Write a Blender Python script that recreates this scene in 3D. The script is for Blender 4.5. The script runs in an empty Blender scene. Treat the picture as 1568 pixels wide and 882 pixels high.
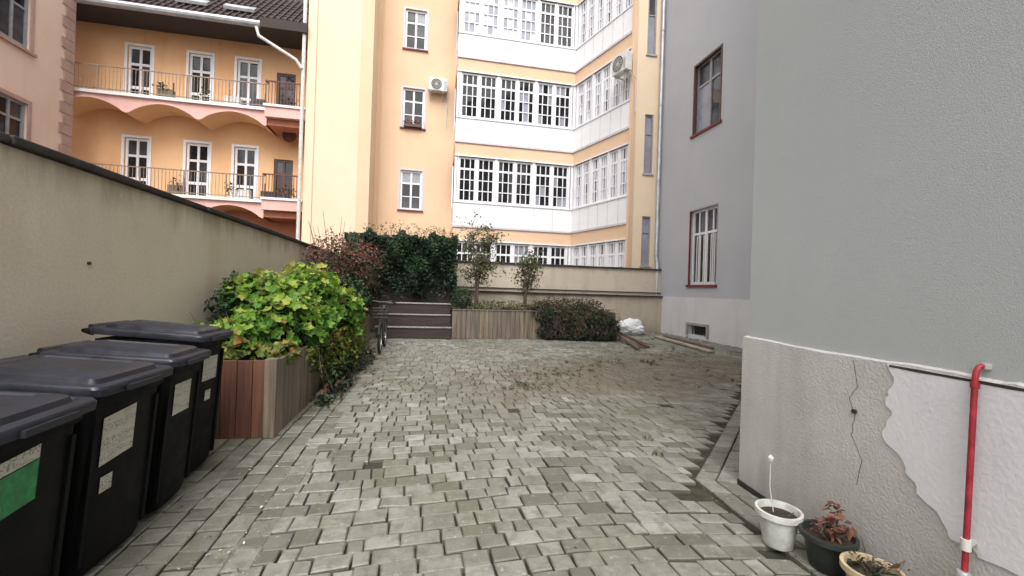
import bpy, bmesh, math, random
import numpy as np
from mathutils import Vector, Matrix, noise as mnoise
random.seed(7)
rng=np.random.default_rng(7)
S=bpy.context.scene
# ---------------------------------------------------------------- materials
MATS={}
def newmat(name):
    m=bpy.data.materials.new(name); m.use_nodes=True
    nt=m.node_tree; b=nt.nodes['Principled BSDF']; MATS[name]=m
    return m,nt,b
def N(nt,t,**k):
    n=nt.nodes.new(t)
    for a,v in k.items(): setattr(n,a,v)
    return n
def noise(nt,co,scale,detail=3,rough=.55,sc=None):
    n=N(nt,'ShaderNodeTexNoise'); n.inputs['Scale'].default_value=scale; n.inputs['Detail'].default_value=detail
    n.inputs['Roughness'].default_value=rough
    if sc:
        mp=N(nt,'ShaderNodeMapping'); mp.inputs['Scale'].default_value=sc
        nt.links.new(co,mp.inputs['Vector']); co=mp.outputs[0]
    nt.links.new(co,n.inputs['Vector']); return n.outputs['Fac']
def ramp(nt,f,lo,hi):
    r=N(nt,'ShaderNodeMapRange'); r.interpolation_type='SMOOTHSTEP'
    r.inputs['From Min'].default_value=lo; r.inputs['From Max'].default_value=hi
    nt.links.new(f,r.inputs['Value']); return r.outputs[0]
def mix(nt,f,a,b,blend='MIX'):
    m=N(nt,'ShaderNodeMix',data_type='RGBA',blend_type=blend)
    if isinstance(f,(int,float)): m.inputs[0].default_value=f
    else: nt.links.new(f,m.inputs[0])
    for i,v in ((6,a),(7,b)):
        if isinstance(v,tuple): m.inputs[i].default_value=(*v,1)
        else: nt.links.new(v,m.inputs[i])
    return m.outputs[2]
def mul(nt,a,b,op='MULTIPLY'):
    m=N(nt,'ShaderNodeMath',operation=op)
    for i,v in ((0,a),(1,b)):
        if isinstance(v,(int,float)): m.inputs[i].default_value=v
        else: nt.links.new(v,m.inputs[i])
    return m.outputs[0]
def bump(nt,b,h,st,dist=.01):
    n=N(nt,'ShaderNodeBump'); n.inputs['Strength'].default_value=st; n.inputs['Distance'].default_value=dist
    nt.links.new(h,n.inputs['Height']); nt.links.new(n.outputs[0],b.inputs['Normal'])
def stucco(name,c1,c2,stain=.3,stainc=None,fine=45,bs=.35,rough=.9,big=.5,ztop=None,zbot=None,zc=(.1,.09,.07),grain=.3):
    m,nt,b=newmat(name); co=N(nt,'ShaderNodeTexCoord').outputs['Object']
    c=mix(nt,ramp(nt,noise(nt,co,big,4,.6),.35,.65),c1,c2)
    sc=stainc or tuple(x*.5 for x in c1)
    st=ramp(nt,noise(nt,co,1.0,4,.6,(2.2,2.2,.22)),.50,.76)
    c=mix(nt,mul(nt,st,stain),c,sc)
    bl=ramp(nt,noise(nt,co,3.5,5,.65),.52,.74)
    c=mix(nt,mul(nt,bl,stain*.6),c,sc)
    f=noise(nt,co,fine,2)
    c=mix(nt,grain,c,mix(nt,f,tuple(x*.6 for x in c1),tuple(min(1,x*1.4) for x in c1)))
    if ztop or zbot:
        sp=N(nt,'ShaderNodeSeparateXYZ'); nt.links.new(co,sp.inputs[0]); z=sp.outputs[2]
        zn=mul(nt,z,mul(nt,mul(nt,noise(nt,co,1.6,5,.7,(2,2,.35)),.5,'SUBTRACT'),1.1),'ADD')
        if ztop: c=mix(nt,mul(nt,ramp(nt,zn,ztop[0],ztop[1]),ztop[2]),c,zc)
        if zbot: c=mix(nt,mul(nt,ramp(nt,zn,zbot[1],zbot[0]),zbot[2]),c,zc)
    nt.links.new(c,b.inputs['Base Color']); b.inputs['Roughness'].default_value=rough
    b.inputs['Specular IOR Level'].default_value=.25
    bump(nt,b,f,bs,.006)
    return m
def plain(name,c,rough=.5,var=.25,scale=8,metal=0,spec=.5,bs=.1):
    m,nt,b=newmat(name); co=N(nt,'ShaderNodeTexCoord').outputs['Object']
    f=ramp(nt,noise(nt,co,scale,4,.6),.3,.7)
    nt.links.new(mix(nt,f,tuple(x*(1-var) for x in c),tuple(min(1,x*(1+var*.6)) for x in c)),b.inputs['Base Color'])
    r=N(nt,'ShaderNodeMapRange'); r.inputs['To Min'].default_value=max(0,rough-.08); r.inputs['To Max'].default_value=min(1,rough+.1)
    nt.links.new(f,r.inputs['Value']); nt.links.new(r.outputs[0],b.inputs['Roughness'])
    b.inputs['Metallic'].default_value=metal; b.inputs['Specular IOR Level'].default_value=spec
    if bs: bump(nt,b,noise(nt,co,scale*6,2),bs,.004)
    return m
def wood(name,c,along=2,rough=.7):
    m,nt,b=newmat(name); co=N(nt,'ShaderNodeTexCoord').outputs['Object']
    sc=[14,14,14]; sc[along]=.7
    f=noise(nt,co,1.5,5,.65,tuple(sc)); g=noise(nt,co,1.2,4)
    cc=mix(nt,ramp(nt,f,.3,.7),tuple(x*.55 for x in c),tuple(x*1.25 for x in c))
    cc=mix(nt,mul(nt,ramp(nt,g,.45,.75),.4),cc,tuple(x*.4 for x in c))
    nt.links.new(cc,b.inputs['Base Color']); b.inputs['Roughness'].default_value=rough
    bump(nt,b,f,.5,.004); return m
def leafmat(name,cols,trans=.25,rough=.5):
    m,nt,b=newmat(name)
    at=N(nt,'ShaderNodeAttribute'); at.attribute_name='tone'
    r=N(nt,'ShaderNodeValToRGB'); el=r.color_ramp.elements
    while len(el)<len(cols): el.new(.5)
    for i,(p,c) in enumerate(cols): el[i].position=p; el[i].color=(*c,1)
    nt.links.new(at.outputs['Fac'],r.inputs[0]); nt.links.new(r.outputs[0],b.inputs['Base Color'])
    b.inputs['Roughness'].default_value=rough; b.inputs['Specular IOR Level'].default_value=.3
    tr=N(nt,'ShaderNodeBsdfTranslucent'); nt.links.new(r.outputs[0],tr.inputs[0])
    mx=N(nt,'ShaderNodeMixShader'); mx.inputs[0].default_value=trans
    nt.links.new(b.outputs[0],mx.inputs[1]); nt.links.new(tr.outputs[0],mx.inputs[2])
    nt.links.new(mx.outputs[0],nt.nodes['Material Output'].inputs['Surface']); return m

stucco('yellow',(.72,.50,.335),(.75,.54,.37),.12,(.58,.38,.25),grain=.12,bs=.15)
stucco('yellow_pale',(.76,.60,.435),(.78,.63,.465),.14,(.60,.45,.31),grain=.12,bs=.15)
stucco('orange',(.74,.42,.215),(.77,.49,.28),.35,(.60,.28,.16),grain=.2,bs=.2)
stucco('pink_stucco',(.72,.53,.43),(.75,.57,.47),.25,(.55,.37,.30),grain=.2,bs=.2)
stucco('red_stucco',(.46,.18,.11),(.54,.24,.15),.3,(.3,.1,.06))
stucco('pink_trim',(.70,.43,.38),(.74,.50,.45),.3,(.55,.28,.25),grain=.15)
stucco('quoin',(.40,.26,.22),(.48,.33,.28),.3,(.3,.19,.17),big=2)
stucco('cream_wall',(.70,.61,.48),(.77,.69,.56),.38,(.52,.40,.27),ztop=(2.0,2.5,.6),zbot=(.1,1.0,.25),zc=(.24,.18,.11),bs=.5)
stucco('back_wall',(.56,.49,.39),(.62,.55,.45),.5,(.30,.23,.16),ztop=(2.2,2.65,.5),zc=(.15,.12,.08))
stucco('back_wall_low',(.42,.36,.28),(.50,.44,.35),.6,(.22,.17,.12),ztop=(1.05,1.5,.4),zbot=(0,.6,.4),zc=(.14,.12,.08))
stucco('coping',(.040,.034,.03),(.085,.075,.068),.4,(.03,.03,.03),big=3)
stucco('grey',(.39,.405,.405),(.425,.44,.435),.13,(.33,.35,.33),fine=150,bs=.38,big=.35,zbot=(.9,2.0,.12),zc=(.28,.31,.25),grain=.34)
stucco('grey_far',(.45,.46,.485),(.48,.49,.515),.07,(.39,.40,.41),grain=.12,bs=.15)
stucco('plinth',(.46,.44,.415),(.58,.56,.535),.55,(.32,.30,.275),big=1.8,bs=.8,fine=75,zbot=(-.1,.35,.45),zc=(.18,.17,.14),grain=.4)
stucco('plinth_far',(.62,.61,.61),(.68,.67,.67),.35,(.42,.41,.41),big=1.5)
stucco('plaster_patch',(.63,.625,.64),(.70,.695,.71),.35,(.46,.45,.44),big=1.5,grain=.2)
stucco('concrete',(.30,.29,.265),(.38,.37,.34),.5,(.14,.14,.11),big=2)
plain('white_paint',(.80,.80,.80),.55,.03,2,bs=0)
plain('white_frame',(.78,.77,.79),.5,.03,bs=0)
plain('frame_lilac',(.58,.55,.60),.5,.1)
plain('brown_frame',(.10,.05,.045),.5,.3)
plain('grey_frame',(.30,.29,.31),.5,.2)
plain('red_sill',(.17,.03,.03),.5,.3)
plain('curtain',(.52,.51,.54),.4,.12,3,bs=0)
plain('curtain_sky_tint',(.30,.31,.36),.12,.15,2,bs=0)  # pale panes: curtains, and sky reflection painted into the colour
plain('glass',(.014,.015,.017),.06,.3,1.5,spec=.5,bs=0)
plain('glass_mid',(.06,.063,.07),.08,.5,1.5,spec=.5,bs=0)
plain('zinc',(.45,.46,.48),.45,.2,3,metal=.4)
plain('pipe_cream',(.62,.60,.56),.5,.15)
plain('dark_metal',(.03,.028,.028),.5,.3)
plain('rail',(.30,.22,.17),.6,.3)
plain('rail_red',(.14,.04,.03),.6,.3)
plain('red_pipe',(.30,.018,.028),.5,.35,14)
plain('steel',(.4,.4,.4),.35,.3,10,metal=.8)
plain('ac_white',(.66,.65,.62),.4,.1)
plain('roof_tile',(.05,.032,.03),.8,.4,5)
plain('soffit',(.045,.03,.025),.8,.4,5)
plain('bin_black',(.0045,.0045,.005),.6,.4,6,spec=.16)
plain('bin_lid',(.018,.019,.028),.40,.35,9,spec=.42,bs=.14)
plain('tyre',(.012,.012,.012),.7,.3)
plain('soil',(.045,.03,.018),.95,.5,12,bs=1)
plain('pot_white',(.58,.58,.54),.5,.22,14)
plain('pot_dark',(.025,.03,.025),.5,.3,10)
plain('pot_beige',(.50,.40,.25),.5,.25,10)
plain('bag_white',(.74,.74,.76),.4,.06,5)
plain('sett',(.25,.25,.23),.8,.35,7,bs=.6)
plain('bark',(.13,.095,.07),.9,.4,20,bs=.8)
plain('green_label',(.03,.25,.08),.5,.4,30)
plain('flower_red',(.5,.03,.03),.5,.3,30)
wood('wood_red',(.14,.055,.033)); wood('wood_red2',(.17,.07,.041)); wood('wood_brown',(.12,.056,.036))
wood('wood_pale',(.21,.165,.115)); wood('wood_grey',(.175,.14,.105)); wood('wood_dark_h',(.045,.030,.027),0,.5)
wood('wood_tread',(.14,.12,.115),0,.35)
wood('plank_pale',(.42,.36,.28),1)
m,nt,b=newmat('label'); co=N(nt,'ShaderNodeTexCoord').outputs['Object']
t=ramp(nt,noise(nt,co,1,2,.6,(110,110,130)),.50,.58)
l=ramp(nt,noise(nt,co,1,2,.5,(3,3,55)),.46,.50)
c=mix(nt,mul(nt,mul(nt,t,l),.7),(.56,.54,.46),(.10,.10,.10))
c=mix(nt,mul(nt,ramp(nt,noise(nt,co,9,4),.5,.7),.6),c,(.35,.33,.27))
nt.links.new(c,b.inputs['Base Color']); b.inputs['Roughness'].default_value=.5
# pavers
m,nt,b=newmat('pavers'); co=N(nt,'ShaderNodeTexCoord').outputs['Object']
at=N(nt,'ShaderNodeAttribute'); at.attribute_name='tone'
r=N(nt,'ShaderNodeValToRGB'); el=r.color_ramp.elements
el[0].position=0; el[0].color=(.085,.082,.062,1); el[1].position=1; el[1].color=(.36,.35,.325,1)
e=el.new(.22); e.color=(.165,.162,.135,1); e=el.new(.5); e.color=(.245,.242,.208,1); e=el.new(.9); e.color=(.30,.295,.26,1)
nt.links.new(at.outputs['Fac'],r.inputs[0])
c=r.outputs[0]
mo=ramp(nt,noise(nt,co,.5,4,.65),.42,.64)
c=mix(nt,mul(nt,mo,.5),c,(.14,.14,.078))
c=mix(nt,mul(nt,ramp(nt,noise(nt,co,10,4,.7),.42,.66),.55),c,(.11,.108,.078))
sp=N(nt,'ShaderNodeMapping'); sp.vector_type='TEXTURE'; sp.inputs['Location'].default_value=(4.3,7.6,0); sp.inputs['Rotation'].default_value=(0,0,.35); sp.inputs['Scale'].default_value=(4.4,2.1,50)
nt.links.new(co,sp.inputs['Vector']); ln=N(nt,'ShaderNodeVectorMath',operation='LENGTH'); nt.links.new(sp.outputs[0],ln.inputs[0])
dm=ramp(nt,mul(nt,ln.outputs['Value'],mul(nt,noise(nt,co,1.3,5,.7),1.6),'ADD'),2.0,1.2)
c=mix(nt,mul(nt,dm,.72),c,(.115,.088,.055))
c=mix(nt,mul(nt,ramp(nt,noise(nt,co,24,4,.7),.57,.74),.5),c,(.50,.50,.47))
nt.links.new(c,b.inputs['Base Color'])
rr=N(nt,'ShaderNodeMapRange'); rr.inputs['From Min'].default_value=.35; rr.inputs['From Max'].default_value=.65; rr.inputs['To Min'].default_value=.28; rr.inputs['To Max'].default_value=.75
nt.links.new(noise(nt,co,1.4,4),rr.inputs['Value']); nt.links.new(rr.outputs[0],b.inputs['Roughness'])
bump(nt,b,noise(nt,co,45,4,.7),.7,.007)
plain('joint',(.045,.042,.025),.95,.5,10,bs=1)
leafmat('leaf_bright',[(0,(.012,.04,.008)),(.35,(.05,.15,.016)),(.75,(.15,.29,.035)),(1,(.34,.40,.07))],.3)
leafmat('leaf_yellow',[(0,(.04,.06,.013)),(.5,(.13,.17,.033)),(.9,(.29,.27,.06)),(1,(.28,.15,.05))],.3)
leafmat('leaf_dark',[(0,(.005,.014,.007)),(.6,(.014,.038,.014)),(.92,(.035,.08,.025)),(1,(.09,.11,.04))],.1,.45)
leafmat('leaf_ivy',[(0,(.010,.015,.009)),(.5,(.022,.034,.018)),(.85,(.055,.062,.035)),(1,(.11,.05,.03))],.1,.5)
leafmat('leaf_red',[(0,(.025,.026,.016)),(.4,(.075,.05,.032)),(.75,(.16,.055,.04)),(1,(.24,.11,.07))],.2)
leafmat('leaf_olive',[(0,(.04,.055,.022)),(.5,(.10,.13,.055)),(.85,(.20,.20,.10)),(1,(.28,.15,.07))],.25)
leafmat('litter',[(0,(.06,.03,.015)),(.4,(.20,.14,.07)),(.7,(.45,.42,.34)),(1,(.65,.65,.58))],.1)

# ---------------------------------------------------------------- mesh builder
def empty(name,loc=(0,0,0)):
    e=bpy.data.objects.new(name,None); e.location=loc; S.collection.objects.link(e); e.empty_display_size=.3
    bpy.context.view_layer.update(); return e
class MB:
    def __init__(s): s.v=[];s.f=[];s.m=[];s.mats=[]
    def mi(s,m):
        if m not in s.mats: s.mats.append(m)
        return s.mats.index(m)
    def poly(s,pts,m):
        k=len(s.v); s.v+= [tuple(p) for p in pts]; s.f.append(tuple(range(k,k+len(pts)))); s.m.append(s.mi(m))
    def hexa(s,P,m):
        k=len(s.v); s.v+=[tuple(p) for p in P]; i=s.mi(m)
        for q in ((0,3,2,1),(4,5,6,7),(0,1,5,4),(1,2,6,5),(2,3,7,6),(3,0,4,7)):
            s.f.append(tuple(k+a for a in q)); s.m.append(i)
    def box(s,x0,x1,y0,y1,z0,z1,m):
        s.hexa([(x0,y0,z0),(x1,y0,z0),(x1,y1,z0),(x0,y1,z0),(x0,y0,z1),(x1,y0,z1),(x1,y1,z1),(x0,y1,z1)],m)
    def loft(s,secs,m,cap0=True,cap1=True):
        k=len(s.v); n=len(secs[0]); i=s.mi(m)
        for c in secs: s.v+=[tuple(p) for p in c]
        for a in range(len(secs)-1):
            for j in range(n):
                s.f.append((k+a*n+j,k+a*n+(j+1)%n,k+(a+1)*n+(j+1)%n,k+(a+1)*n+j)); s.m.append(i)
        if cap0: s.f.append(tuple(k+j for j in reversed(range(n)))); s.m.append(i)
        if cap1: s.f.append(tuple(k+(len(secs)-1)*n+j for j in range(n))); s.m.append(i)
    def tube(s,pts,r,m,n=8):
        pts=[Vector(p) for p in pts]; rs=r if isinstance(r,(list,tuple)) else [r]*len(pts)
        secs=[]; up=None
        for i,p in enumerate(pts):
            d=(pts[min(i+1,len(pts)-1)]-pts[max(i-1,0)]).normalized()
            if up is None: up=Vector((0,0,1)) if abs(d.z)<.9 else Vector((1,0,0))
            x=d.cross(up).normalized(); y=x.cross(d).normalized(); up=y
            secs.append([p+x*math.cos(2*math.pi*j/n)*rs[i]+y*math.sin(2*math.pi*j/n)*rs[i] for j in range(n)])
        s.loft(secs,m)
    def lathe(s,c,prof,m,n=24,cap0=True,cap1=False):
        s.loft([[(c[0]+r*math.cos(2*math.pi*j/n),c[1]+r*math.sin(2*math.pi*j/n),c[2]+z) for j in range(n)] for r,z in prof],m,cap0,cap1)
    def make(s,name,parent=None,smooth=False,bevel=0,auto=None):
        me=bpy.data.meshes.new(name); me.from_pydata(s.v,[],s.f)
        for m in s.mats: me.materials.append(MATS[m])
        me.polygons.foreach_set('material_index',s.m)
        if smooth: me.polygons.foreach_set('use_smooth',[True]*len(s.f))
        me.update(); o=bpy.data.objects.new(name,me); S.collection.objects.link(o)
        if parent: o.parent=parent; o.matrix_parent_inverse=parent.matrix_world.inverted()
        if bevel:
            b=o.modifiers.new('bevel','BEVEL'); b.width=bevel; b.segments=2; b.limit_method='ANGLE'
        if smooth:
            e=o.modifiers.new('es','EDGE_SPLIT'); e.split_angle=math.radians(35)
        return o
class F:  # wall frame: s along the wall, d outward, z up
    def __init__(s,mb,O,t,n): s.mb=mb;s.O=Vector((*O,0));s.t=Vector((*t,0)).normalized();s.n=Vector((*n,0)).normalized()
    def p(s,a,d,z): return s.O+s.t*a+s.n*d+Vector((0,0,z))
    def box(s,a0,a1,d0,d1,z0,z1,m):
        s.mb.hexa([s.p(a0,d0,z0),s.p(a1,d0,z0),s.p(a1,d1,z0),s.p(a0,d1,z0),s.p(a0,d0,z1),s.p(a1,d0,z1),s.p(a1,d1,z1),s.p(a0,d1,z1)],m)
    def quad(s,a0,a1,d,z0,z1,m): s.mb.poly([s.p(a0,d,z0),s.p(a1,d,z0),s.p(a1,d,z1),s.p(a0,d,z1)],m)
    def wall(s,L,z0,z1,ops,m,rev=.18,revm=None):
        xs=sorted({0,L,*[o[0] for o in ops],*[o[1] for o in ops]}); zs=sorted({z0,z1,*[o[2] for o in ops],*[o[3] for o in ops]})
        for i in range(len(xs)-1):
            for j in range(len(zs)-1):
                cx=(xs[i]+xs[i+1])/2; cz=(zs[j]+zs[j+1])/2
                if any(o[0]<cx<o[1] and o[2]<cz<o[3] for o in ops): continue
                s.quad(xs[i],xs[i+1],0,zs[j],zs[j+1],m)
        rm=revm or m
        for o in ops:
            a0,a1,b0,b1=o[:4]
            for q in ([(a0,0,b0),(a0,-rev,b0),(a0,-rev,b1),(a0,0,b1)],[(a1,0,b0),(a1,-rev,b0),(a1,-rev,b1),(a1,0,b1)],
                      [(a0,0,b0),(a1,0,b0),(a1,-rev,b0),(a0,-rev,b0)],[(a0,0,b1),(a1,0,b1),(a1,-rev,b1),(a0,-rev,b1)]):
                s.mb.poly([s.p(*x) for x in q],rm)
    def window(s,a0,a1,z0,z1,colf,rowf,fm,glass=('glass',),d=-.12,fw=.07,mw=.045,dep=.06):
        s.box(a0,a0+fw,d,d+dep,z0,z1,fm); s.box(a1-fw,a1,d,d+dep,z0,z1,fm)
        s.box(a0+fw,a1-fw,d,d+dep-.003,z0,z0+fw,fm); s.box(a0+fw,a1-fw,d,d+dep-.003,z1-fw,z1,fm)
        W=a1-a0; H=z1-z0
        cs=[a0+fw]+[a0+W*(c if not isinstance(c,tuple) else c[0]) for c in colf]+[a1-fw]
        rs=[z0+fw]+[z0+H*(c if not isinstance(c,tuple) else c[0]) for c in sorted(rowf,key=lambda q:q[0] if isinstance(q,tuple) else q)]+[z1-fw]
        for c in colf:
            w=mw if not isinstance(c,tuple) else c[1]; c=c if not isinstance(c,tuple) else c[0]
            s.box(a0+W*c-w/2,a0+W*c+w/2,d,d+dep-.012,z0+fw,z1-fw,fm)
        for c in rowf:
            w=mw if not isinstance(c,tuple) else c[1]; c=c if not isinstance(c,tuple) else c[0]
            s.box(a0+fw,a1-fw,d,d+dep-.02,z0+H*c-w/2,z0+H*c+w/2,fm)
        for i in range(len(cs)-1):
            for j in range(len(rs)-1):
                jx=random.uniform(-.006,.006)
                g=random.choice(glass)
                s.mb.poly([s.p(cs[i],d+.01+jx,rs[j]),s.p(cs[i+1],d+.01-jx,rs[j]),s.p(cs[i+1],d+.01-jx,rs[j+1]),s.p(cs[i],d+.01+jx,rs[j+1])],g)
def attr(me,vals):
    a=me.attributes.new('tone','FLOAT','POINT'); a.data.foreach_set('value',np.asarray(vals,dtype=np.float32))

# ---------------------------------------------------------------- ground
mb=MB(); mb.poly([(-300,-300,-.03),(300,-300,-.03),(300,300,-.03),(-300,300,-.03)],'joint'); mb.make('ground')
def wallA(b): return 2.53-.067*(2.95-b)
def inside(a,b):
    if a<-2.5 or b>15.1 or a>8.98: return False
    if b<2.75: return a<wallA(b)-.42
    if a-2.53>b-2.95-.56: return False
    return True
V=[];Fc=[];R=[]
def paver(pts,h,rv=None):
    k=len(V); cx=sum(p[0] for p in pts)/4; cy=sum(p[1] for p in pts)/4
    tx,ty=random.gauss(0,.012),random.gauss(0,.012)
    if rv is None: rv=min(1,max(.12,random.gauss(.5,.27)))
    for p in pts: V.append((p[0],p[1],-.04))
    for p in pts: V.append((p[0],p[1],h-.007+(p[0]-cx)*tx+(p[1]-cy)*ty))
    for p in pts:
        L=math.hypot(p[0]-cx,p[1]-cy); q=1-random.uniform(.008,.015)/L
        x=cx+(p[0]-cx)*q; y=cy+(p[1]-cy)*q
        V.append((x,y,h+(x-cx)*tx+(y-cy)*ty))
    for i in range(4):
        j=(i+1)%4
        Fc.append((k+i,k+j,k+4+j,k+4+i)); Fc.append((k+4+i,k+4+j,k+8+j,k+8+i))
    Fc.append((k+8,k+9,k+10,k+11)); R.extend([0]*4+[rv*.35]*4+[rv]*4)
def warp(a,b):
    k=.028*max(0,a-.3)**2
    return a+.05*math.sin(b*.7+1), b-k*1.1+.05*math.sin(a*1.3)+.04*math.sin(a*.5+b*.4)
def hgt(cx,cy): return .012*math.sin(cx*1.1+.5)*math.sin(cy*.9)-.010*math.exp(-((cx-1.5)**2+(cy-6.3)**2)/.3)
y=-3.2
while y<19.5:
    d=random.choice((.13,.14,.15,.155,.16,.165,.17,.2)); x=-1.0+random.uniform(-.12,0)
    while x<9.2:
        w=random.choice((.10,.13,.14,.155,.16,.17,.20,.21,.24)); g=.005
        dy=random.gauss(0,.005)
        pts=[(x+g,y+g+dy),(x+w-g,y+g+dy),(x+w-g,y+d-g+dy),(x+g,y+d-g+dy)]
        pts=[warp(*p) for p in pts]; pts=[(p[0]+random.gauss(0,.004),p[1]+random.gauss(0,.004)) for p in pts]
        cx=sum(p[0] for p in pts)/4; cy=sum(p[1] for p in pts)/4
        if inside(cx,cy) and cx>-.98 and random.random()>.002: paver(pts,random.gauss(0,.0025)+hgt(cx,cy))
        x+=w
    y+=d
x=-2.5
while x<-1.02:
    d=.148; y=-3+random.uniform(0,.1)
    while y<12.4:
        w=random.choice((.11,.15,.17,.2,.21)); g=.005
        if not(x<-1.5 and y>4.5): 
            pts=[(x+g,y+g),(x+d-g,y+g),(x+d-g,y+w-g),(x+g,y+w-g)]
            pts=[(p[0]+random.gauss(0,.003)+.03*math.sin(y),p[1]+random.gauss(0,.004)) for p in pts]; paver(pts,random.gauss(0,.0025),random.uniform(.12,.6))
        y+=w
    x+=d
# edging courses of setts that follow the grey building's foot
t4=Vector((.067,1)).normalized(); n4=Vector((-t4.y,t4.x)); t3=Vector((6.52,6.40)).normalized(); n3=Vector((-t3.y,t3.x)); C0=Vector((2.53,2.95))
def bis(o):   # corner of the two foot lines moved out by o
    A=np.array([[n4.x,n4.y],[n3.x,n3.y]]); s=np.linalg.solve(A,[n4.dot(C0)+o,n3.dot(C0)+o]); return Vector((s[0],s[1]))
for o0,o1,st in ((.05,.19,.26),(.20,.34,.19)):
    for sgn,tt in ((-1,t4),(1,t3)):
        p0,p1=bis(o0),bis(o1); s=0
        while s<(6.0 if sgn<0 else 8.8):
            w=st*random.uniform(.75,1.2)
            P=[p0+tt*sgn*(s+.004),p0+tt*sgn*(s+w-.004),p1+tt*sgn*(s+w-.004),p1+tt*sgn*(s+.004)]
            if sgn<0: P=P[::-1]
            P=[(q.x+random.gauss(0,.002),q.y+random.gauss(0,.002)) for q in P]
            paver(P,random.uniform(.0,.008),random.uniform(.15,.7)); s+=w
me=bpy.data.meshes.new('courtyard_paving'); me.from_pydata(V,[],Fc); attr(me,R); me.materials.append(MATS['pavers'])
o=bpy.data.objects.new('courtyard_paving',me); S.collection.objects.link(o)

# ---------------------------------------------------------------- walls
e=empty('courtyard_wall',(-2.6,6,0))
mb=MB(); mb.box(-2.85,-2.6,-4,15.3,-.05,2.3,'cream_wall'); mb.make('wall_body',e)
mb=MB(); y=-4
while y<15.3:
    w=1.2; mb.box(-2.90,-2.55+random.uniform(-.01,.01),y+.005,min(y+w,15.3)-.005,2.303,2.36+random.uniform(-.006,.006),'coping'); y+=w
mb.make('coping_stones',e,bevel=.012)
e=empty('courtyard_wall',(5,15.4,0))
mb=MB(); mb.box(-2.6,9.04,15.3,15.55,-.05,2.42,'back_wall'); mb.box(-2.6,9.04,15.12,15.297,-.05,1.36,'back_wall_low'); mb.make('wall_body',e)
mb=MB(); x=-2.55
while x<9:
    w=1.5; mb.box(x+.005,min(x+w,9.04)-.005,15.24,15.6,2.423,2.48,'coping'); mb.box(x+.005,min(x+w,9.04)-.005,15.06,15.296,1.363,1.42,'coping'); x+=w
mb.box(-2.5,9.04,15.25,15.298,1.52,1.55,'coping')
mb.make('coping_stones',e,bevel=.01)

# ---------------------------------------------------------------- grey building
G=empty('grey_apartment_building',(9,9,0))
mb=MB(); f=F(mb,(9.05,15.65),(0,-1),(-1,0))
ops=[(2.13,3.62,1.83,4.47),(2.13,3.62,7.1,9.6),(2.13,3.62,12.3,14.9)]
f.wall(6.3,1.38,17,ops,'grey_far',.2)
ops2=[(2.3,3.3,.14,.46)]
f2=F(mb,(9.01,15.65),(0,-1),(-1,0)); f2.wall(6.3,-.05,1.38,ops2,'plinth_far',.25)
f.box(0,6.3,0,.04,1.38,1.40,'plinth_far')
f2.box(2.2,3.4,0,.05,.46,.54,'concrete'); f2.box(2.2,2.3,0,.05,.1,.46,'concrete');f2.box(3.3,3.4,0,.05,.1,.46,'concrete')
f2.quad(2.3,3.3,-.24,.14,.46,'dark_metal')
for j in range(6): f2.box(2.4+j*.16,2.42+j*.16,-.1,-.08,.14,.46,'dark_metal')
f3=F(mb,(2.53,2.95),(6.52,6.40),(-1,1)); f3.wall(9.14,1.17,17,[],'grey'); f3.box(0,9.14,-.2,.03,-.05,1.17,'plinth')
n=(-t4.y,t4.x)
f4=F(mb,(2.53,2.95),(-t4.x,-t4.y),n); f4.wall(7.0,1.175,17,[],'grey')
mb.make('walls',G)
mb=MB(); f4.mb=mb
L=[0]; 
while L[-1]<7: L.append(L[-1]+random.uniform(.05,.16))
hh=[1.17+random.uniform(-.008,.008) for _ in L]
for i in range(len(L)-1):
    a0,a1=L[i],L[i+1]
    if i==0:a0=-.03
    mb.poly([f4.p(a0,.03,-.05),f4.p(a1,.03,-.05),f4.p(a1,.03,hh[i+1]),f4.p(a0,.03,hh[i])],'plinth')
    mb.poly([f4.p(a0,.03,hh[i]),f4.p(a1,.03,hh[i+1]),f4.p(a1,-.02,hh[i+1]+.012),f4.p(a0,-.02,hh[i]+.012)],'plinth')
mb.make('plinth',G)
mb=MB(); f4.mb=mb
kp=[(1.13,1.165),(1.15,1.10),(1.16,1.05),(1.12,.98),(1.16,.90),(1.10,.80),(1.13,.74),(1.24,.66),(1.30,.56),(1.36,.52),(1.42,.44),(1.52,.40),(1.7,.40),(2.2,.35),(3.2,.3)]
pt=[]
for i in range(len(kp)-1):
    for j in range(5):
        u=j/5; a=kp[i][0]*(1-u)+kp[i+1][0]*u; z=kp[i][1]*(1-u)+kp[i+1][1]*u
        q=mnoise.noise(Vector((a*14,z*14,3)))*.045; pt.append((a+q,z+(q*.5 if i else 0)))
pt+=[kp[-1],(3.2,1.16)]
mb.poly([f4.p(a,.036,z) for a,z in pt],'plaster_patch')
for i in range(len(pt)): 
    a,z=pt[i]; a2,z2=pt[(i+1)%len(pt)]
    mb.poly([f4.p(a,.036,z),f4.p(a2,.036,z2),f4.p(a2,.0301,z2),f4.p(a,.0301,z)],'plinth')
# shadow of the overhang above the patch, painted as one ragged dark strip
a=1.14; 
while a<3.1:
    w=.05; h0=.006+.004*mnoise.noise(Vector((a*9,0,0))); h1=.006+.004*mnoise.noise(Vector(((a+w)*9,0,0)))
    mb.poly([f4.p(a,.0375,1.156-h0),f4.p(a+w,.0375,1.156-h1),f4.p(a+w,.0375,1.160+h1*.6),f4.p(a,.0375,1.160+h0*.6)],'coping'); a+=w
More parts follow.
